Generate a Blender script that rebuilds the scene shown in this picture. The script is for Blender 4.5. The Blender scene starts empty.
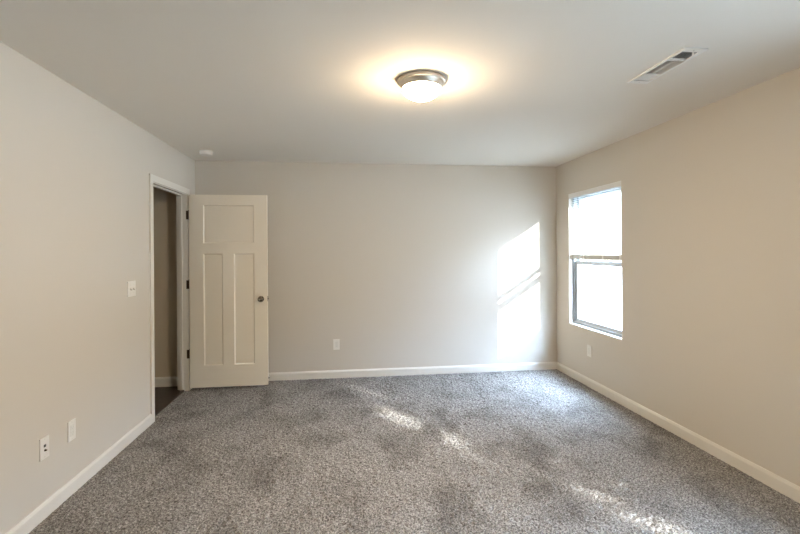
import bpy, bmesh, math, random
import numpy as np
from mathutils import Vector, Matrix

S = bpy.context.scene
COL = S.collection
PI = math.pi
random.seed(7)

# ------------------------------------------------------------------ room dimensions (metres)
XL, XR = -1.628, 2.531          # faces of the left and right walls
YB, YF = 5.132, -1.35           # faces of the back wall and of the wall behind the camera
H = 2.44
WT = 0.15                       # wall thickness
EYE = 1.42

# ------------------------------------------------------------------ camera
cam_data = bpy.data.cameras.new('camera')
cam = bpy.data.objects.new('camera', cam_data)
COL.objects.link(cam)
yaw, roll = 0.1218, -0.0068
fwd = Vector((math.sin(yaw), math.cos(yaw), 0))
rgt0 = Vector((math.cos(yaw), -math.sin(yaw), 0))
up0 = Vector((0, 0, 1))
rgt = math.cos(roll) * rgt0 + math.sin(roll) * up0
upv = -math.sin(roll) * rgt0 + math.cos(roll) * up0
M3 = Matrix((rgt, upv, -fwd)).transposed()
cam.matrix_world = Matrix.Translation((0, 0, EYE)) @ M3.to_4x4()
cam_data.sensor_width = 36
cam_data.lens = 447.06 / 800 * 36
cam_data.shift_y = (252.27 - 267) / 800
cam_data.clip_start = 0.02
S.camera = cam

# ------------------------------------------------------------------ sky, sun, exposure
SUN_DIR = Vector((-1.0, 1.43, -0.66)).normalized()     # the way the sunlight travels
W = bpy.data.worlds.new('world')
S.world = W
W.use_nodes = True
nt = W.node_tree
nt.nodes.clear()
wo = nt.nodes.new('ShaderNodeOutputWorld')
bg = nt.nodes.new('ShaderNodeBackground')
# a hazy horizon under a bright blue upper sky
stc = nt.nodes.new('ShaderNodeTexCoord')
sxyz = nt.nodes.new('ShaderNodeSeparateXYZ')
srmp = nt.nodes.new('ShaderNodeValToRGB')
el = srmp.color_ramp.elements
el[0].position = 0.0; el[0].color = (0.084, 0.081, 0.074, 1)
el[1].position = 0.85; el[1].color = (2.1, 2.8, 3.9, 1)
x = el.new(0.20); x.color = (0.155, 0.170, 0.19, 1)
x = el.new(0.52); x.color = (0.86, 1.13, 1.58, 1)
bg.inputs['Strength'].default_value = 43.0
nt.links.new(stc.outputs['Generated'], sxyz.inputs[0])
nt.links.new(sxyz.outputs['Z'], srmp.inputs['Fac'])
nt.links.new(srmp.outputs['Color'], bg.inputs['Color'])
nt.links.new(bg.outputs[0], wo.inputs[0])

sl = bpy.data.lights.new('sun', 'SUN')
sl.energy = 16
sl.angle = math.radians(0.55)
sl.color = (1.0, 0.98, 0.95)
sun = bpy.data.objects.new('sun', sl)
COL.objects.link(sun)
sun.rotation_mode = 'QUATERNION'
sun.rotation_quaternion = SUN_DIR.to_track_quat('-Z', 'Y')
sun.location = (6, -6, 6)

LAMP_STRENGTH = 370.0
LAMP_COLOR = (1.0, 0.77, 0.51)

vs = S.view_settings
S.display_settings.display_device = 'sRGB'
vs.view_transform = 'Standard'
vs.look = 'None'
vs.gamma = 1.0
vs.use_curve_mapping = False
vs.exposure = 0.0
S.cycles.max_bounces = 16
S.cycles.diffuse_bounces = 10
S.cycles.transparent_max_bounces = 24
S.cycles.sample_clamp_indirect = 8.0

# ------------------------------------------------------------------ material helpers
def new_mat(name):
    m = bpy.data.materials.new(name)
    m.use_nodes = True
    n = m.node_tree
    b = n.nodes['Principled BSDF']
    return m, n, b

def node(n, kind, **kw):
    x = n.nodes.new(kind)
    for k, v in kw.items():
        if k in x.inputs:
            x.inputs[k].default_value = v
        else:
            setattr(x, k, v)
    return x

def plain(name, col, rough=0.5, metal=0.0, bump=0.0, scale=60.0, var=0.03, spec=0.5):
    """A colour with a faint procedural unevenness and an optional fine bump."""
    m, n, b = new_mat(name)
    tc = node(n, 'ShaderNodeTexCoord')
    ns = node(n, 'ShaderNodeTexNoise', Scale=scale, Detail=3.0)
    n.links.new(tc.outputs['Object'], ns.inputs['Vector'])
    mix = node(n, 'ShaderNodeMix', data_type='RGBA')
    mix.inputs['A'].default_value = (*[c * (1 - var) for c in col], 1)
    mix.inputs['B'].default_value = (*[min(1, c * (1 + var)) for c in col], 1)
    n.links.new(ns.outputs['Fac'], mix.inputs['Factor'])
    n.links.new(mix.outputs['Result'], b.inputs['Base Color'])
    b.inputs['Roughness'].default_value = rough
    b.inputs['Metallic'].default_value = metal
    b.inputs['Specular IOR Level'].default_value = spec
    if bump:
        bp = node(n, 'ShaderNodeBump', Strength=bump, Distance=0.002)
        n.links.new(ns.outputs['Fac'], bp.inputs['Height'])
        n.links.new(bp.outputs['Normal'], b.inputs['Normal'])
    return m

M_WALL = plain('greige wall paint', (0.62, 0.575, 0.508), 0.75, bump=0.06, scale=220, var=0.015, spec=0.3)
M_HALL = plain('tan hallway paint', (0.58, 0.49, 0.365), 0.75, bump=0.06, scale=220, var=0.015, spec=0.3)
M_CEIL = plain('flat ceiling paint', (0.81, 0.765, 0.69), 0.9, bump=0.08, scale=180, var=0.015, spec=0.2)
M_TRIM = plain('white trim paint', (0.73, 0.70, 0.64), 0.4, var=0.01, scale=30)
M_DOOR = plain('white door paint', (0.86, 0.80, 0.69), 0.42, var=0.01, scale=30)
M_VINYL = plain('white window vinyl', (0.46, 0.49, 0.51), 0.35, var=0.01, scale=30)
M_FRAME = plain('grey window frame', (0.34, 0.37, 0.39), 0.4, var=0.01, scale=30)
M_SILL = plain('white sill paint', (0.84, 0.84, 0.82), 0.4, var=0.01, scale=30)
M_PLATE = plain('white plastic plate', (0.80, 0.78, 0.735), 0.3, var=0.01, scale=40)
M_PLATE2 = plain('off white plastic insert', (0.74, 0.73, 0.68), 0.3, var=0.01, scale=40)
M_SLOT = plain('grey plastic slots', (0.55, 0.54, 0.50), 0.5)
M_BLACK = plain('black plastic', (0.02, 0.02, 0.02), 0.4)
M_BRONZE = plain('dark bronze metal', (0.10, 0.075, 0.055), 0.35, metal=0.9)
M_KNOB = plain('satin bronze metal', (0.22, 0.18, 0.14), 0.22, metal=1.0)
M_NICKEL = plain('brushed nickel', (0.78, 0.72, 0.63), 0.42, metal=1.0)
M_FINIAL = plain('grey finial enamel', (0.28, 0.27, 0.26), 0.5)
M_STEEL = plain('satin steel', (0.60, 0.58, 0.54), 0.3, metal=1.0)
M_VENT = plain('white vent enamel', (0.84, 0.82, 0.78), 0.45, var=0.01)
M_DUCT = plain('dark duct lining', (0.05, 0.048, 0.045), 0.8)
M_SLAT = plain('white blind vinyl', (0.80, 0.80, 0.78), 0.45, var=0.01)
M_RAIL = plain('grey blind rail', (0.50, 0.49, 0.45), 0.45, var=0.01)
M_BARK = plain('brown bark', (0.12, 0.085, 0.06), 0.9, bump=0.6, scale=25, var=0.3)
M_LEAF = plain('green leaves', (0.07, 0.11, 0.035), 0.6, scale=4, var=0.35)
M_SIDING = plain('exterior siding', (0.55, 0.54, 0.50), 0.7, var=0.03)
M_GROUND = plain('pale dry ground', (0.46, 0.45, 0.41), 0.95, bump=0.3, scale=8, var=0.12)

def carpet_material():
    m, n, b = new_mat('grey frieze carpet')
    tc = node(n, 'ShaderNodeTexCoord')
    fine = node(n, 'ShaderNodeTexNoise', Scale=105.0, Detail=5.0, Roughness=0.72)
    n.links.new(tc.outputs['Object'], fine.inputs['Vector'])
    r1 = node(n, 'ShaderNodeValToRGB')
    e = r1.color_ramp.elements
    e[0].position = 0.38; e[0].color = (0.071, 0.066, 0.061, 1)
    e[1].position = 0.62; e[1].color = (0.46, 0.438, 0.413, 1)
    x = r1.color_ramp.elements.new(0.5); x.color = (0.219, 0.208, 0.194, 1)
    n.links.new(fine.outputs['Fac'], r1.inputs['Fac'])
    # nap marks left by feet and the vacuum cleaner
    mp = node(n, 'ShaderNodeMapping')
    mp.inputs['Scale'].default_value = (1.0, 0.7, 1.0)
    mp.inputs['Rotation'].default_value = (0, 0, 0.35)
    n.links.new(tc.outputs['Object'], mp.inputs['Vector'])
    nap = node(n, 'ShaderNodeTexNoise', Scale=3.1, Detail=6.0, Roughness=0.62, Distortion=0.5)
    n.links.new(mp.outputs[0], nap.inputs['Vector'])
    r2 = node(n, 'ShaderNodeValToRGB')
    e = r2.color_ramp.elements
    e[0].position = 0.33; e[0].color = (0.62, 0.61, 0.60, 1)
    e[1].position = 0.53; e[1].color = (1.0, 1.0, 1.0, 1)
    n.links.new(nap.outputs['Fac'], r2.inputs['Fac'])
    mu = node(n, 'ShaderNodeMix', data_type='RGBA', blend_type='MULTIPLY')
    mu.inputs['Factor'].default_value = 1.0
    n.links.new(r1.outputs['Color'], mu.inputs['A'])
    n.links.new(r2.outputs['Color'], mu.inputs['B'])
    n.links.new(mu.outputs['Result'], b.inputs['Base Color'])
    b.inputs['Roughness'].default_value = 1.0
    b.inputs['Specular IOR Level'].default_value = 0.05
    return m
M_CARPET = carpet_material()

def wood_material():
    m, n, b = new_mat('dark plank flooring')
    tc = node(n, 'ShaderNodeTexCoord')
    br = node(n, 'ShaderNodeTexBrick', Scale=1.0)
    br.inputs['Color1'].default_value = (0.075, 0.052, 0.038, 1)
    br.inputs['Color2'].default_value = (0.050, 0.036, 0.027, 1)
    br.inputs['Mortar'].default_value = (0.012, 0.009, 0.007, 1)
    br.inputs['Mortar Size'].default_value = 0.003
    br.inputs['Brick Width'].default_value = 1.2
    br.inputs['Row Height'].default_value = 0.16
    n.links.new(tc.outputs['Object'], br.inputs['Vector'])
    mp = node(n, 'ShaderNodeMapping')
    mp.inputs['Scale'].default_value = (3, 40, 1)
    n.links.new(tc.outputs['Object'], mp.inputs['Vector'])
    g = node(n, 'ShaderNodeTexNoise', Scale=2.0, Detail=5.0)
    n.links.new(mp.outputs[0], g.inputs['Vector'])
    mx = node(n, 'ShaderNodeMix', data_type='RGBA', blend_type='MULTIPLY')
    mx.inputs['Factor'].default_value = 0.8
    n.links.new(br.outputs['Color'], mx.inputs['A'])
    n.links.new(g.outputs['Fac'], mx.inputs['B'])
    n.links.new(mx.outputs['Result'], b.inputs['Base Color'])
    b.inputs['Roughness'].default_value = 0.4
    return m
M_WOOD = wood_material()

def pane_material():
    m, n, b = new_mat('clear window glass')
    n.nodes.remove(b)
    out = [x for x in n.nodes if x.type == 'OUTPUT_MATERIAL'][0]
    ge = node(n, 'ShaderNodeNewGeometry')
    dt = node(n, 'ShaderNodeVectorMath', operation='DOT_PRODUCT')
    n.links.new(ge.outputs['Incoming'], dt.inputs[0])
    n.links.new(ge.outputs['Normal'], dt.inputs[1])
    ab = node(n, 'ShaderNodeMath', operation='ABSOLUTE')
    n.links.new(dt.outputs['Value'], ab.inputs[0])
    om = node(n, 'ShaderNodeMath', operation='SUBTRACT')
    om.inputs[0].default_value = 1.0
    n.links.new(ab.outputs[0], om.inputs[1])
    pw = node(n, 'ShaderNodeMath', operation='POWER')
    pw.inputs[1].default_value = 5.0
    n.links.new(om.outputs[0], pw.inputs[0])
    fr = node(n, 'ShaderNodeMath', operation='MULTIPLY_ADD')     # Schlick reflectance of a glass face
    fr.inputs[1].default_value = 0.9
    fr.inputs[2].default_value = 0.04
    n.links.new(pw.outputs[0], fr.inputs[0])
    tr = node(n, 'ShaderNodeBsdfTransparent')
    tr.inputs['Color'].default_value = (0.97, 0.985, 0.98, 1)
    gl = node(n, 'ShaderNodeBsdfGlossy', Roughness=0.0)
    mx = node(n, 'ShaderNodeMixShader')
    n.links.new(fr.outputs[0], mx.inputs[0])
    n.links.new(tr.outputs[0], mx.inputs[1])
    n.links.new(gl.outputs[0], mx.inputs[2])
    n.links.new(mx.outputs[0], out.inputs['Surface'])
    return m
M_PANE = pane_material()

def lamp_material():
    m, n, b = new_mat('lit frosted glass')
    b.inputs['Base Color'].default_value = (0.9, 0.88, 0.84, 1)
    b.inputs['Roughness'].default_value = 0.5
    b.inputs['Emission Color'].default_value = (*LAMP_COLOR, 1)
    # the bulbs sit over the middle of the dome: the glass is brightest low down and dimmer at its rim
    tc = node(n, 'ShaderNodeTexCoord')
    sx = node(n, 'ShaderNodeSeparateXYZ')
    n.links.new(tc.outputs['Object'], sx.inputs[0])
    mr = node(n, 'ShaderNodeMapRange')
    mr.inputs['From Min'].default_value = -0.056
    mr.inputs['From Max'].default_value = -0.105
    mr.inputs['To Min'].default_value = LAMP_STRENGTH * 0.13
    mr.inputs['To Max'].default_value = LAMP_STRENGTH * 1.25
    n.links.new(sx.outputs['Z'], mr.inputs['Value'])
    n.links.new(mr.outputs['Result'], b.inputs['Emission Strength'])
    return m
M_LAMP = lamp_material()

# ------------------------------------------------------------------ geometry helpers
def obj(name, bm, mat, parent=None, loc=None, smooth=False, bevel=0.0, seg=2):
    if bevel:
        es = [e for e in bm.edges if len(e.link_faces) == 2 and e.calc_face_angle(0) > 0.5]
        bmesh.ops.bevel(bm, geom=es, offset=bevel, segments=seg, profile=0.6, affect='EDGES', clamp_overlap=True)
    me = bpy.data.meshes.new(name)
    bmesh.ops.recalc_face_normals(bm, faces=bm.faces)
    bm.to_mesh(me)
    bm.free()
    me.materials.append(mat)
    if smooth:
        for p in me.polygons:
            p.use_smooth = True
        try:
            me.set_sharp_from_angle(angle=math.radians(40))
        except Exception:
            pass
    o = bpy.data.objects.new(name, me)
    COL.objects.link(o)
    if parent is not None:
        o.parent = parent
    if loc is not None:
        o.location = loc
    return o

def tag(o, label=None, cat=None, group=None, kind=None):
    if label: o['label'] = label
    if cat: o['category'] = cat
    if group: o['group'] = group
    if kind: o['kind'] = kind
    return o

def thing(name, loc, label=None, cat=None, group=None, kind=None, rotz=0.0):
    o = bpy.data.objects.new(name, None)
    COL.objects.link(o)
    o.location = loc
    o.rotation_euler = (0, 0, rotz)
    o.empty_display_size = 0.05
    return tag(o, label, cat, group, kind)

def add_box(bm, x0, x1, y0, y1, z0, z1):
    v = [bm.verts.new(p) for p in ((x0, y0, z0), (x1, y0, z0), (x1, y1, z0), (x0, y1, z0),
                                   (x0, y0, z1), (x1, y0, z1), (x1, y1, z1), (x0, y1, z1))]
    for f in ((0, 3, 2, 1), (4, 5, 6, 7), (0, 1, 5, 4), (1, 2, 6, 5), (2, 3, 7, 6), (3, 0, 4, 7)):
        bm.faces.new([v[i] for i in f])
    return v

def box(x0, x1, y0, y1, z0, z1):
    bm = bmesh.new()
    add_box(bm, x0, x1, y0, y1, z0, z1)
    return bm

def boxes(lst):
    bm = bmesh.new()
    for b in lst:
        add_box(bm, *b)
    return bm

def add_lathe(bm, prof, n=48, M=None):
    """prof: list of (radius, z); turned about z, then moved by M."""
    rings = []
    for r, z in prof:
        if r < 1e-6:
            rings.append([bm.verts.new((0, 0, z))])
        else:
            rings.append([bm.verts.new((r * math.cos(2 * PI * k / n), r * math.sin(2 * PI * k / n), z)) for k in range(n)])
    for a, b in zip(rings, rings[1:]):
        for k in range(n):
            k2 = (k + 1) % n
            if len(a) == 1 and len(b) == 1:
                continue
            if len(a) == 1:
                bm.faces.new((a[0], b[k], b[k2]))
            elif len(b) == 1:
                bm.faces.new((a[k], a[k2], b[0]))
            else:
                bm.faces.new((a[k], a[k2], b[k2], b[k]))
    if M is not None:
        bmesh.ops.transform(bm, matrix=M, verts=[v for ring in rings for v in ring])
    return bm

def lathe(prof, n=48, M=None):
    return add_lathe(bmesh.new(), prof, n, M)

def add_prism(bm, poly, axis, a0, a1):
    """poly: 2-D outline; axis: the axis it is extruded along ('x' or 'y')."""
    def P(p, a):
        return (a, p[0], p[1]) if axis == 'x' else (p[0], a, p[1])
    v0 = [bm.verts.new(P(p, a0)) for p in poly]
    v1 = [bm.verts.new(P(p, a1)) for p in poly]
    k = len(poly)
    bm.faces.new(v0[::-1]); bm.faces.new(v1)
    for i in range(k):
        bm.faces.new((v0[i], v0[(i + 1) % k], v1[(i + 1) % k], v1[i]))
    return bm

def struct(name, bm, mat, label, **kw):
    return tag(obj(name, bm, mat, **kw), label, name.split('_')[0], kind='structure')

# ================================================================== THE ROOM
# window and doorway openings
WIN = [(3.845, 4.828), (0.33, 1.313)]        # seen window, and its twin nearer the camera
WSILL = [0.590, 0.500]
WZ1 = 2.068
DY0, DY1, DZ1 = 4.030, 4.860, 2.030
VX0, VX1, VY0, VY1 = 1.712, 1.812, 2.085, 2.480   # hole for the air register

def wall_with_windows():
    bm = bmesh.new()
    x0, x1 = XR, XR + WT
    ys = [YF - WT, WIN[1][0], WIN[1][1], WIN[0][0], WIN[0][1], YB + WT]
    for a, b in ((ys[0], ys[1]), (ys[2], ys[3]), (ys[4], ys[5])):
        add_box(bm, x0, x1, a, b, -0.02, H + 0.02)
    for (a, b), z0 in zip(WIN, WSILL):
        add_box(bm, x0, x1, a, b, -0.02, z0)
        add_box(bm, x0, x1, a, b, WZ1, H + 0.02)
    return bm

struct('wall_right', wall_with_windows(), M_WALL, 'plain greige right-hand wall with the window in it')
HALL_X = -3.3
YH = 5.01                       # hallway wall facing the doorway side
LT = 0.088
struct('wall_left', boxes([(XL - LT, XL, YF - WT, DY0 - 0.02, -0.02, H + 0.02),
                           (XL - LT, XL, DY0 - 0.02, DY1 + 0.02, DZ1 + 0.02, H + 0.02),
                           (XL - LT, XL, DY1 + 0.02, YB, -0.02, H + 0.02)]), M_WALL,
       'plain greige left-hand wall with the doorway and switch')
struct('wall_back', box(XL - LT, XR, YB, YB + WT, -0.02, H + 0.02), M_WALL,
       'greige far wall with the sunlit patch and one outlet')
struct('wall_front', box(XL, XR, YF - WT, YF, -0.02, H + 0.02), M_WALL, 'greige wall behind the viewer')
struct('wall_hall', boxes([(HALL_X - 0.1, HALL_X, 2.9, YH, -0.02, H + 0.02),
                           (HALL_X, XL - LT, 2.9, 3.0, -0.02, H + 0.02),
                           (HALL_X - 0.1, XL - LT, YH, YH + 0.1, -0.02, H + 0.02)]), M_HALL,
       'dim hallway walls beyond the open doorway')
struct('ceiling', boxes([(HALL_X - 0.1, XR, YF - WT, VY0, H, H + 0.12), (HALL_X - 0.1, XR, VY1, YB, H, H + 0.12),
                         (HALL_X - 0.1, VX0, VY0, VY1, H, H + 0.12), (VX1, XR, VY0, VY1, H, H + 0.12)]), M_CEIL,
       'flat pale ceiling with the round light and air vent')

# ---- carpet: a pile of tufts as real relief, finer where the photograph looks
def carpet():
    rng = np.random.default_rng(3)
    def patch(x0, x1, y0, y1, step, amp):
        nx = int(round((x1 - x0) / step)) + 1
        ny = int(round((y1 - y0) / step)) + 1
        X, Y = np.meshgrid(np.linspace(x0, x1, nx), np.linspace(y0, y1, ny))
        a = rng.random((ny, nx))
        b = rng.random((ny // 2 + 2, nx // 2 + 2)).repeat(2, 0).repeat(2, 1)[:ny, :nx]
        c = rng.random((ny // 3 + 2, nx // 3 + 2)).repeat(3, 0).repeat(3, 1)[:ny, :nx]
        Z = amp * (0.45 * a + 0.8 * b + 0.55 * c - 0.9)
        near = np.minimum.reduce([X - XL, XR - X, YB - Y])          # the pile is tucked flat under the baseboards
        Z = np.where(near < 0.035, Z * 0.35 - 0.002, Z)
        jx = (rng.random((ny, nx)) - 0.5) * step * 0.7
        jy = (rng.random((ny, nx)) - 0.5) * step * 0.7
        edge = np.zeros((ny, nx), bool)
        edge[0] = edge[-1] = True; edge[:, 0] = edge[:, -1] = True
        jx[edge] = 0; jy[edge] = 0
        V = np.stack([X + jx, Y + jy, Z], -1).reshape(-1, 3)
        i = np.arange(ny * nx).reshape(ny, nx)
        F = np.stack([i[:-1, :-1], i[:-1, 1:], i[1:, 1:], i[1:, :-1]], -1).reshape(-1, 4)
        return V, F
    parts = [patch(XL - 0.036, XR, 1.9, YB, 0.0068, 0.010), patch(XL - 0.036, XR, YF, 1.9, 0.05, 0.004)]
    Vs, Fs, off = [], [], 0
    for V, F in parts:
        Vs.append(V); Fs.append(F + off); off += len(V)
    V = np.concatenate(Vs); F = np.concatenate(Fs)
    me = bpy.data.meshes.new('floor')
    me.vertices.add(len(V)); me.vertices.foreach_set('co', V.astype(np.float32).ravel())
    me.loops.add(F.size); me.loops.foreach_set('vertex_index', F.astype(np.int32).ravel())
    me.polygons.add(len(F))
    me.polygons.foreach_set('loop_start', np.arange(0, F.size, 4, dtype=np.int32))
    me.polygons.foreach_set('use_smooth', np.ones(len(F), bool))
    me.update(calc_edges=True)
    me.validate()
    me.materials.append(M_CARPET)
    o = bpy.data.objects.new('floor', me)
    COL.objects.link(o)
    tag(o, 'mottled grey frieze carpet covering the whole bedroom floor', 'floor', kind='structure')
carpet()
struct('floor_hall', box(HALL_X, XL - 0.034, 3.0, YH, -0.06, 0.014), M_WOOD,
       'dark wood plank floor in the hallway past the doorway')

# ---- baseboards: eased top edge, thin profile
BBH, BBT = 0.085, 0.014
def base_poly(s=1.0):
    return [(0, -0.005), (BBT, -0.005), (BBT, BBH - 0.018), (BBT * 0.72, BBH - 0.008), (BBT * 0.45, BBH), (0, BBH)]
bm = bmesh.new()
add_prism(bm, [(XL + a, z) for a, z in base_poly()], 'y', YF, 3.967)
add_prism(bm, [(XL + a, z) for a, z in base_poly()], 'y', 4.932, YB - 0.0)
struct('baseboard_left', bm, M_TRIM, 'white baseboard along the foot of the left wall')
bm = bmesh.new()
add_prism(bm, [(XR - a, z) for a, z in base_poly()], 'y', YF, YB)
struct('baseboard_right', bm, M_TRIM, 'white baseboard along the foot of the right wall')
bm = bmesh.new()
add_prism(bm, [(YB - a, z) for a, z in base_poly()], 'x', XL + BBT, XR - BBT)
struct('baseboard_back', bm, M_TRIM, 'white baseboard along the foot of the far wall')
bm = bmesh.new()
add_prism(bm, [(YH - a, z + 0.03 * (z > 0.05)) for a, z in base_poly()], 'x', HALL_X, XL - LT)
struct('baseboard_hall', bm, M_TRIM, 'white baseboard seen through the doorway in the hallway')

# ---- doorway trim: jambs, stops and flat casing
trim = thing('trim_1', (XL, (DY0 + DY1) / 2, 0), 'white painted casing and jamb around the open doorway', 'door frame', kind='structure')
def rel(t, lst):
    l = t.location
    return [(a - l.x, b - l.x, c - l.y, d - l.y, e - l.z, f - l.z) for a, b, c, d, e, f in lst]
JX0 = XL - LT - 0.001
obj('jamb', boxes(rel(trim, [(JX0, XL + 0.001, DY0 - 0.02, DY0, -0.01, DZ1 + 0.02), (JX0, XL + 0.001, DY1, DY1 + 0.02, -0.01, DZ1 + 0.02),
                             (JX0, XL + 0.001, DY0, DY1, DZ1, DZ1 + 0.02)])), M_TRIM, trim)
SX0, SX1 = XL - 0.072, XL - 0.044
obj('door_stop_strip', boxes(rel(trim, [(SX0, SX1, DY0, DY0 + 0.011, -0.005, DZ1), (SX0, SX1, DY1 - 0.011, DY1, -0.005, DZ1),
                                        (SX0, SX1, DY0 + 0.011, DY1 - 0.011, DZ1 - 0.011, DZ1)])), M_TRIM, trim, bevel=0.002)
CW, CT = 0.058, 0.013
def casing_profile(bm, path):
    pass
for s0, s1 in ((XL, XL + CT), (XL - LT - CT, XL - LT)):
    lst = [(s0, s1, DY0 - 0.004 - CW, DY0 - 0.004, -0.005, DZ1 + 0.006 + CW), (s0, s1, DY1 + 0.004, DY1 + 0.004 + CW, -0.005, DZ1 + 0.006 + CW),
           (s0, s1, DY0 - 0.004, DY1 + 0.004, DZ1 + 0.006, DZ1 + 0.006 + CW)]
    obj('casing', boxes(rel(trim, lst)), M_TRIM, trim, bevel=0.004)
obj('strike_plate', boxes(rel(trim, [(XL - 0.034, XL - 0.006, DY0, DY0 + 0.0015, 0.92, 0.98)])), M_BRONZE, trim)

# ================================================================== THE DOOR (swung open against the far wall)
DX0, DX1 = -1.603, -0.819
DB, DT = 0.030, 2.032
DYF, DTH = 4.854, 0.035
door = thing('door_1', (DX0, DYF + DTH, DB), 'open white three-panel door standing against the far wall', 'door', kind='structure')
def door_slab():
    """A slab with three recessed shaker panels on both faces, built as a grid of stiles and rails."""
    PXa, PXb = -1.463, -0.951      # outer edges of the panels
    PMa, PMb = -1.270, -1.158      # middle stile
    TZ0, TZ1 = 1.526, 1.925
    LZ0, LZ1 = 0.255, 1.418
    y0, y1 = DYF, DYF + DTH
    L = [(DX0, PXa, y0, y1, DB, DT), (PXb, DX1, y0, y1, DB, DT),
         (PXa, PXb, y0, y1, DB, LZ0), (PXa, PXb, y0, y1, LZ1, TZ0), (PXa, PXb, y0, y1, TZ1, DT),
         (PMa, PMb, y0, y1, LZ0, LZ1)]
    pan = [(PXa, PXb, TZ0, TZ1), (PXa, PMa, LZ0, LZ1), (PMb, PXb, LZ0, LZ1)]
    return L, pan
L, PAN = door_slab()
bm = bmesh.new()
for b in rel(door, L):
    add_box(bm, *b)
slab = obj('slab', bm, M_DOOR, door)
for x0, x1, z0, z1 in PAN:
    # recessed field with sloping sticking on the four sides, front and back
    bm = bmesh.new()
    lx, ly, lz = door.location
    for yo, yi in ((DYF, DYF + 0.009), (DYF + DTH, DYF + DTH - 0.009)):
        o_ = [bm.verts.new((a - lx, yo - ly, c - lz)) for a, c in ((x0, z0), (x1, z0), (x1, z1), (x0, z1))]
        k = 0.011
        i_ = [bm.verts.new((a - lx, yi - ly, c - lz)) for a, c in ((x0 + k, z0 + k), (x1 - k, z0 + k), (x1 - k, z1 - k), (x0 + k, z1 - k))]
        for q in range(4):
            bm.faces.new((o_[q], o_[(q + 1) % 4], i_[(q + 1) % 4], i_[q]))
        bm.faces.new(i_)
    obj('panel', bm, M_DOOR, door)
# knob on both faces, turned shape on a round rose
KX, KZ = -0.884, 0.938
def knob_set(sgn):
    base_y = DYF if sgn < 0 else DYF + DTH
    rot = Matrix.Rotation(PI / 2 if sgn < 0 else -PI / 2, 4, 'X')
    T = Matrix.Translation((KX - door.location.x, base_y - door.location.y, KZ - door.location.z)) @ rot
    r = obj('rose', lathe([(0, 0), (0.031, 0), (0.032, 0.004), (0.027, 0.009), (0, 0.010)], 40, T), M_KNOB, door, smooth=True)
    prof = [(0.012, 0.008), (0.011, 0.022), (0.016, 0.028), (0.0245, 0.034), (0.0275, 0.043), (0.0255, 0.053), (0.018, 0.060), (0.008, 0.0625), (0, 0.063)]
    obj('knob', lathe(prof, 40, T), M_KNOB, door, smooth=True)
knob_set(-1); knob_set(1)
obj('latch_plate', boxes(rel(door, [(DX1 - 0.001, DX1 + 0.0015, DYF + 0.006, DYF + 0.029, KZ - 0.028, KZ + 0.028),
                                    (DX1, DX1 + 0.010, DYF + 0.012, DYF + 0.023, KZ - 0.008, KZ + 0.008)])), M_KNOB, door, bevel=0.0008)
for hz in (1.82, 1.10, 0.38):
    bm = boxes(rel(door, [(XL - 0.006, DX0 - 0.006, DY1 - 0.0005, DY1 + 0.0015, hz - 0.045, hz + 0.045),
                          (DX0 - 0.0015, DX0 + 0.0005, DYF + 0.003, DYF + 0.031, hz - 0.045, hz + 0.045)]))
    for k in range(5):
        add_lathe(bm, [(0, 0), (0.007, 0), (0.007, 0.0172), (0, 0.0172)], 16,
                  Matrix.Translation((-0.008, DYF + DTH - 0.016 - door.location.y, hz - 0.045 + k * 0.018 - DB)))
    add_lathe(bm, [(0, 0), (0.0085, 0.001), (0.0085, 0.004), (0.004, 0.008), (0, 0.009)], 16,
              Matrix.Translation((-0.008, DYF + DTH - 0.016 - door.location.y, hz + 0.045 - DB)))
    obj('hinge', bm, M_BRONZE, door)

# ================================================================== WINDOWS
def make_window(n, y0, y1, WZ0, label):
    t = thing('window_%d' % n, (XR + 0.045, (y0 + y1) / 2, WZ0), label, 'window', kind='structure')
    cy = (y0 + y1) / 2
    FX0, FX1 = XR + 0.045, XR + WT - 0.01        # vinyl frame
    w = (y1 - y0) / 2
    hh = WZ1 - WZ0
    fr = 0.038
    D = FX1 - FX0
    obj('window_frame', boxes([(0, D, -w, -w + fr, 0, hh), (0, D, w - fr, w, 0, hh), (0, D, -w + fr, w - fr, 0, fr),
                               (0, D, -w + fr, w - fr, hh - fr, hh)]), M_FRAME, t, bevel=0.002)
    zm = 1.288 - WZ0                             # meeting rail centre
    def sash(name, x0, x1, za, zb):
        sw, sb = 0.040, 0.040
        a, b = -w + fr, w - fr
        s = obj(name, boxes([(x0, x1, a, a + sw, za, zb), (x0, x1, b - sw, b, za, zb), (x0, x1, a + sw, b - sw, za, za + sb),
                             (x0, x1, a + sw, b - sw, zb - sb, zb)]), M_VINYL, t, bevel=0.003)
        obj('pane', box((x0 + x1) / 2 - 0.002, (x0 + x1) / 2 + 0.002, a + sw - 0.003, b - sw + 0.003, za + sb - 0.003, zb - sb + 0.003), M_PANE, s)
        return s
    lo = sash('lower_sash', 0.014, 0.042, fr - 0.004, zm + 0.022)
    sash('upper_sash', 0.046, 0.074, zm - 0.022, hh - fr + 0.004)
    for yy in (-0.22, 0.22):
        obj('sash_lock', boxes([(0.016, 0.040, yy - 0.03, yy + 0.03, zm + 0.022, zm + 0.030), (0.018, 0.030, yy - 0.012, yy + 0.022, zm + 0.030, zm + 0.038)]),
            M_VINYL, lo, bevel=0.002)
    # drywall returns painted white, and the sill board
    obj('sill', box(-0.0455, 0.0, -w, w, 0.0, 0.012), M_SILL, t, bevel=0.002)
    obj('reveal', boxes([(-0.044, 0.0, w - 0.006, w, 0.012, hh), (-0.044, 0.0, -w, -w + 0.006, 0.012, hh), (-0.044, 0.0, -w + 0.006, w - 0.006, hh - 0.006, hh)]), M_SILL, t)
    return t
make_window(1, *WIN[0], WSILL[0], 'white sash window in the right wall with a blind over its upper half')
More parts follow.
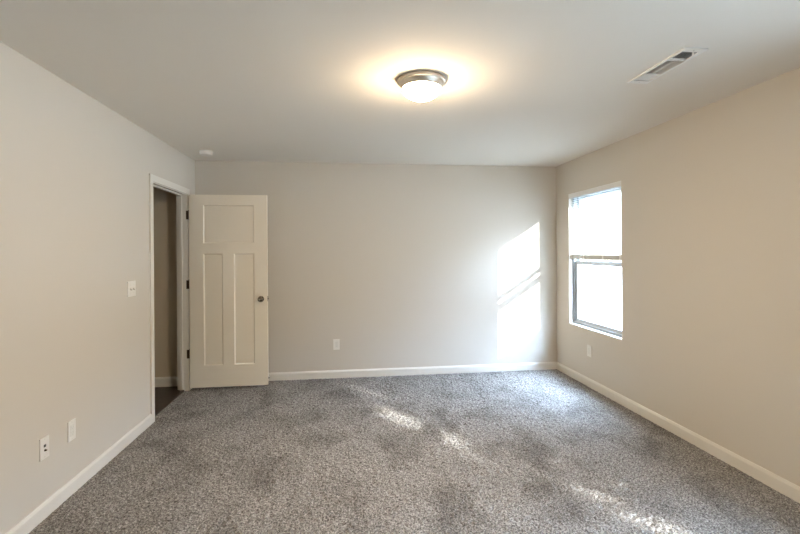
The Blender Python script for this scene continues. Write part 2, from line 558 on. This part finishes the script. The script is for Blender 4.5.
make_window(2, *WIN[1], WSILL[1], 'second white sash window in the right wall, nearer the viewer')

# ---- mini blind lowered over the upper sash
def make_blind(y0, y1):
    t = thing('window_blind', (XR + 0.0225, (y0 + y1) / 2, 1.332), 'white mini blind lowered over the upper half of the window', 'blind')
    w = (y1 - y0) / 2 - 0.009
    top = WZ1 - 0.006 - 1.332
    obj('headrail', boxes([(-0.016, 0.016, -w, w, top - 0.034, top), ]), M_SLAT, t, bevel=0.002)
    obj('valance', box(-0.0215, -0.0165, -w - 0.002, w + 0.002, top - 0.046, top), M_SLAT, t, bevel=0.002)
    br = obj('bottom_rail', box(-0.013, 0.013, -w, w, 0.0, 0.046), M_RAIL, t, bevel=0.004)
    for yy in (-w + 0.03, -0.17, 0.19, w - 0.03):
        obj('ladder_clip', box(-0.0155, 0.0145, yy - 0.011, yy + 0.011, -0.002, 0.050), M_SLAT, br, bevel=0.002)
    bm = bmesh.new()
    pitch, half, ang = 0.0205, 0.0125, math.radians(24)
    z = 0.062
    while z < top - 0.046:
        # a shallow crowned slat, outer edge up
        pts = []
        for k in range(5):
            u = -half + 2 * half * k / 4
            c = 0.0016 * (1 - (u / half) ** 2)
            pts.append((u * math.cos(ang) - c * math.sin(ang), u * math.sin(ang) + c * math.cos(ang)))
        lower = [(a, z + b) for a, b in pts]
        upper = [(a, z + b + 0.0006) for a, b in pts[::-1]]
        add_prism(bm, lower + upper, 'y', -w, w)
        z += pitch
    obj('slats', bm, M_SLAT, t)
    for yy in (-w + 0.10, 0.0, w - 0.10):
        bm = bmesh.new()
        for xx in (-0.0125, 0.0125):
            add_lathe(bm, [(0.0007, 0.02), (0.0007, top - 0.03)], 6, Matrix.Translation((xx, yy, 0)))
        obj('ladder_cord', bm, M_SLAT, t)
    obj('tilt_wand', lathe([(0, top - 0.60), (0.004, top - 0.598), (0.0035, top - 0.05), (0, top - 0.046)], 10, Matrix.Translation((-0.019, w - 0.055, 0))), M_SLAT, t, smooth=True)
make_blind(*WIN[0])

# ================================================================== CEILING LIGHT
lt = thing('ceiling_light', (0.454, 2.608, H), 'round flush ceiling light, lit, with brushed nickel ring and frosted dome', 'ceiling light')
obj('ring', lathe([(r * 0.945, z) for r, z in [(0.0, -0.0005), (0.144, -0.0005), (0.149, -0.004), (0.151, -0.011), (0.1505, -0.019), (0.146, -0.023), (0.141, -0.024), (0.139, -0.029),
                   (0.134, -0.036), (0.128, -0.045), (0.124, -0.051), (0.120, -0.053), (0.116, -0.051), (0.116, -0.020), (0.0, -0.020)]], 96), M_NICKEL, lt, smooth=True)
pr = [(0.108, -0.038)]
for k in range(13):
    a = k / 12 * PI / 2
    pr.append((0.112 * math.cos(a), -0.051 - 0.069 * math.sin(a)))
pr[-1] = (0.0, -0.120)
obj('glass_dome', lathe(pr, 96), M_LAMP, lt, smooth=True)
obj('finial', lathe([(0, -0.119), (0.011, -0.119), (0.012, -0.122), (0.006, -0.125), (0.008, -0.129), (0.006, -0.134), (0, -0.136)], 24), M_FINIAL, lt, smooth=True)

# ================================================================== AIR VENT
vt = thing('ceiling_vent', (1.762, 2.2825, H), 'white rectangular air vent with three louvre banks set in the ceiling', 'vent')
fx, fy = 0.064, 0.232
ix, iy = 0.049, 0.195
def frame_ring(bm, xo, yo, xi, yi, z0, z1):
    add_box(bm, -xo, xo, -yo, -yi, z0, z1); add_box(bm, -xo, xo, yi, yo, z0, z1)
    add_box(bm, -xo, -xi, -yi, yi, z0, z1); add_box(bm, xi, xo, -yi, yi, z0, z1)
bm = bmesh.new()
frame_ring(bm, fx, fy, ix, iy, -0.007, 0.0005)
add_box(bm, -ix, ix, -0.098, -0.088, -0.006, 0.004)       # bars between the banks
add_box(bm, -ix, ix, 0.092, 0.102, -0.006, 0.004)
obj('frame', bm, M_VENT, vt, bevel=0.0018)
def blade(bm, along, c, a0, a1, tilt, half=0.010, zc=0.004):
    """A thin sloping louvre; along = axis of its length, c = its place on the other axis."""
    dx, dz = half * math.cos(tilt), half * math.sin(tilt)
    t = 0.0006
    poly = [(c - dx, zc - dz - t), (c + dx, zc + dz - t), (c + dx, zc + dz + t), (c - dx, zc - dz + t)]
    add_prism(bm, poly, along, a0, a1)
bm = bmesh.new()
k = -0.188
while k < -0.10:
    blade(bm, 'x', k, -ix, ix, math.radians(28)); k += 0.0125
obj('louvre_bank', bm, M_VENT, vt)
bm = bmesh.new()
k = -0.043
while k < 0.046:
    blade(bm, 'y', k, -0.088, 0.092, math.radians(58 if k < 0 else 82), 0.008); k += 0.0108
add_box(bm, -0.0016, 0.0016, -0.088, 0.092, -0.005, 0.004)
obj('louvre_bank', bm, M_VENT, vt)
bm = bmesh.new()
k = 0.108
while k < 0.19:
    blade(bm, 'x', k, -ix, ix, math.radians(-38)); k += 0.0125
obj('louvre_bank', bm, M_VENT, vt)
obj('damper_lever', boxes([(0.021, 0.0245, -0.186, -0.176, -0.016, 0.006), (0.0195, 0.026, -0.188, -0.174, -0.019, -0.015)]), M_PLATE, vt, bevel=0.001)
obj('screw', lathe([(0, -0.009), (0.003, -0.0085), (0.0035, -0.007), (0, -0.0065)], 12, Matrix.Translation((0, -0.213, 0))), M_STEEL, vt)
obj('screw', lathe([(0, -0.009), (0.003, -0.0085), (0.0035, -0.007), (0, -0.0065)], 12, Matrix.Translation((0, 0.213, 0))), M_STEEL, vt)
bm = bmesh.new()
add_box(bm, -ix - 0.0008, -ix, -iy, iy, 0.0005, 0.20); add_box(bm, ix, ix + 0.0008, -iy, iy, 0.0005, 0.20)
add_box(bm, -ix, ix, -iy - 0.0008, -iy, 0.0005, 0.20); add_box(bm, -ix, ix, iy, iy + 0.0008, 0.0005, 0.20)
add_box(bm, -ix - 0.0008, ix + 0.0008, -iy - 0.0008, iy + 0.0008, 0.20, 0.202)
obj('duct', bm, M_DUCT, vt)

# ================================================================== SMOKE DETECTOR
sd = thing('smoke_detector', (-1.372, 4.66, H), 'white round smoke detector on the ceiling above the doorway corner', 'smoke detector')
obj('base', lathe([(0, -0.0003), (0.066, -0.0003), (0.067, -0.004), (0.066, -0.010), (0, -0.010)], 48), M_PLATE2, sd, smooth=True)
obj('cover', lathe([(0.060, -0.010), (0.062, -0.014), (0.061, -0.030), (0.056, -0.038), (0.042, -0.042), (0, -0.043)], 48), M_PLATE, sd, smooth=True)
obj('test_button', lathe([(0, -0.0455), (0.008, -0.045), (0.009, -0.0425), (0, -0.0425)], 20, Matrix.Translation((0.022, -0.018, 0))), M_PLATE2, sd, smooth=True)

# ================================================================== SWITCH AND OUTLETS
def wall_frame(pos, axis):
    """Local x = across the plate, local z = up, local -y = out of the wall."""
    rz = {'left': PI / 2, 'right': -PI / 2, 'back': 0.0}[axis]
    return pos, rz
PW, PH, PT = 0.036, 0.0585, 0.006
def plate_bm(hw=PW, hh=PH, cuts=None):
    return box(-hw, hw, -PT, -0.0002, -hh, hh)
def screws(t, zs):
    for z in zs:
        obj('screw', lathe([(0, 0), (0.003, 0), (0.0028, 0.001), (0, 0.0013)], 12, Matrix.Translation((0, -PT, z)) @ Matrix.Rotation(PI / 2, 4, 'X')), M_PLATE2, t)
def decora_outlet(pos, axis, label, group=None):
    p, rz = wall_frame(pos, axis)
    t = thing('outlet', p, label, 'outlet', group, rotz=rz)
    obj('cover_plate', plate_bm(), M_PLATE, t, bevel=0.0025, seg=3)
    r = obj('receptacle', box(-0.0165, 0.0165, -PT - 0.0014, -PT + 0.001, -0.0335, 0.0335), M_PLATE2, t, bevel=0.001)
    bm = bmesh.new()
    for zc in (0.0165, -0.0165):
        add_box(bm, -0.0072, -0.0056, -PT - 0.0017, -PT - 0.0010, zc - 0.001, zc + 0.008)
        add_box(bm, 0.0056, 0.0072, -PT - 0.0017, -PT - 0.0010, zc + 0.0005, zc + 0.008)
        add_box(bm, -0.0022, 0.0022, -PT - 0.0017, -PT - 0.0010, zc - 0.0085, zc - 0.0040)
    obj('slots', bm, M_SLOT, r)
    screws(t, (0.048, -0.048))
    return t
decora_outlet((-0.106, YB, 0.377), 'back', 'white power outlet low on the far wall', 'power outlets')
decora_outlet((XR, 4.405, 0.374), 'right', 'white power outlet below the window on the right wall', 'power outlets')
decora_outlet((XL, 2.882, 0.373), 'left', 'plain white outlet plate low on the left wall, nearer the door', 'power outlets')
# data plate with two dark jacks
t = thing('jack_plate', (XL, 2.638, 0.374), 'white wall plate with two dark jacks low on the left wall', 'wall plate', rotz=PI / 2)
obj('cover_plate', plate_bm(), M_PLATE, t, bevel=0.0025, seg=3)
obj('data_jack', boxes([(-0.0085, 0.0085, -PT - 0.0012, -PT + 0.0005, 0.004, 0.0185)]), M_BLACK, t, bevel=0.0005)
j = obj('coax_jack', lathe([(0, 0), (0.0065, 0), (0.0065, 0.002), (0.0045, 0.002), (0.0045, 0.009), (0.0030, 0.009), (0.0030, 0.004), (0, 0.004)], 20,
                           Matrix.Translation((0, -PT, -0.013)) @ Matrix.Rotation(PI / 2, 4, 'X')), M_BRONZE, t)
screws(t, (0.048, -0.048))
# light switch
t = thing('light_switch', (XL, 3.644, 1.155), 'white double light switch on the left wall beside the doorway', 'light switch', rotz=PI / 2)
obj('cover_plate', plate_bm(0.0635), M_PLATE, t, bevel=0.0025, seg=3)
for xc in (-0.023, 0.023):
    obj('switch_collar', box(xc - 0.0055, xc + 0.0055, -PT - 0.0008, -PT + 0.0005, -0.0125, 0.0125), M_PLATE2, t)
    bm = bmesh.new()
    add_prism(bm, [(-PT, -0.008), (-PT - 0.013, -0.012), (-PT - 0.013, -0.005), (-PT, 0.008)], 'x', xc - 0.0042, xc + 0.0042)
    obj('toggle', bm, M_PLATE, t, bevel=0.001)
    for z in (0.030, -0.030):
        obj('screw', lathe([(0, 0), (0.003, 0), (0.0028, 0.001), (0, 0.0013)], 12, Matrix.Translation((xc, -PT, z)) @ Matrix.Rotation(PI / 2, 4, 'X')), M_PLATE2, t)

# ================================================================== DOOR STOP on the baseboard behind the door
t = thing('door_stop', (-0.845, YB - BBT, 0.052), 'small dark rubber-tipped door stop on the baseboard behind the open door', 'door stop')
R = Matrix.Rotation(PI / 2, 4, 'X')
obj('stem', lathe([(0, 0), (0.012, 0), (0.012, 0.004), (0.005, 0.008), (0.005, 0.060), (0, 0.060)], 20, R), M_STEEL, t, smooth=True)
obj('rubber_tip', lathe([(0, 0.058), (0.009, 0.058), (0.0095, 0.070), (0.008, 0.076), (0, 0.077)], 20, R), M_BLACK, t, smooth=True)

# ================================================================== OUTSIDE
bm = bmesh.new()
add_box(bm, XR + WT + 0.3, 60, -60, 60, -0.75, -0.55)
tag(obj('ground', bm, M_GROUND), 'pale bleached ground outside the window', 'ground', kind='structure')

def make_tree():
    """Leafy tree beside the house, between the sun and the nearer window; sun shows through its gaps."""
    rng = np.random.default_rng(11)
    base = Vector((5.6, -3.3, -0.55))
    t = thing('tree', base, 'leafy tree outside that dapples the sunlight on the carpet', 'tree')
    bm = bmesh.new()
    def limb(p, q, r0, r1, n=10):
        d = (q - p)
        add_lathe(bm, [(r0, 0), (r1, d.length)], n, Matrix.Translation(p) @ d.to_track_quat('Z', 'Y').to_matrix().to_4x4())
    limb(Vector((0, 0, -0.1)), Vector((0.05, 0.05, 1.9)), 0.10, 0.075)
    limb(Vector((0.05, 0.05, 1.9)), Vector((-0.05, 0.1, 4.6)), 0.075, 0.03)
    for k in range(8):
        a = k * 2.4
        z = 1.5 + k * 0.38
        limb(Vector((0.02, 0.06, z)), Vector((0.85 * math.cos(a), 0.85 * math.sin(a), z + 0.45)), 0.03, 0.010, 6)
    obj('trunk', bm, M_BARK, t)
    # leaves, kept out of a few gaps in the crown
    N = 9000
    P = rng.normal(size=(N, 3)); P /= np.linalg.norm(P, axis=1)[:, None]
    P *= (rng.random(N) ** 0.45)[:, None] * np.array([1.15, 1.15, 1.75])
    P += np.array([0, 0.05, 3.25])
    Wd = P + np.array(base)
    d = np.array(SUN_DIR)
    s = (XR - Wd[:, 0]) / d[0]
    hy = Wd[:, 1] + s * d[1]; hz = Wd[:, 2] + s * d[2]
    rnd = rng.random(N)
    off = np.abs(hy - 0.81 - 0.02 * np.sin(hz * 6))
    gap = (off < 0.19) & (((hz > 1.08) & (hz < 1.52)) | (hz < 0.80))
    gap |= (off < 0.14) & (hz >= 0.80) & (hz <= 1.16) & (rnd < 0.55)
    gap |= (np.abs(hy - 1.235) < 0.12) & (hz < 0.92) & (rnd < 0.93)
    gap |= (np.abs(hy - (1.24 - 0.42 * (hz - 1.45))) < 0.135) & (hz > 1.40) & (hz < 1.68) & (rnd < 0.9)
    keep = P[~gap]
    V, F = [], []
    for p in keep:
        n = rng.normal(size=3); n /= np.linalg.norm(n)
        u = np.cross(n, [0.3, 0.5, 0.8]); u /= np.linalg.norm(u)
        v = np.cross(n, u)
        L_, w_ = 0.075, 0.032
        i = len(V)
        V += [tuple(p - u * L_), tuple(p + v * w_ - n * 0.008), tuple(p + u * L_), tuple(p - v * w_ - n * 0.008)]
        F += [(i, i + 1, i + 2), (i, i + 2, i + 3)]
    me = bpy.data.meshes.new('foliage')
    me.from_pydata(V, [], F)
    me.materials.append(M_LEAF)
    o = bpy.data.objects.new('foliage', me)
    COL.objects.link(o)
    o.parent = t
make_tree()
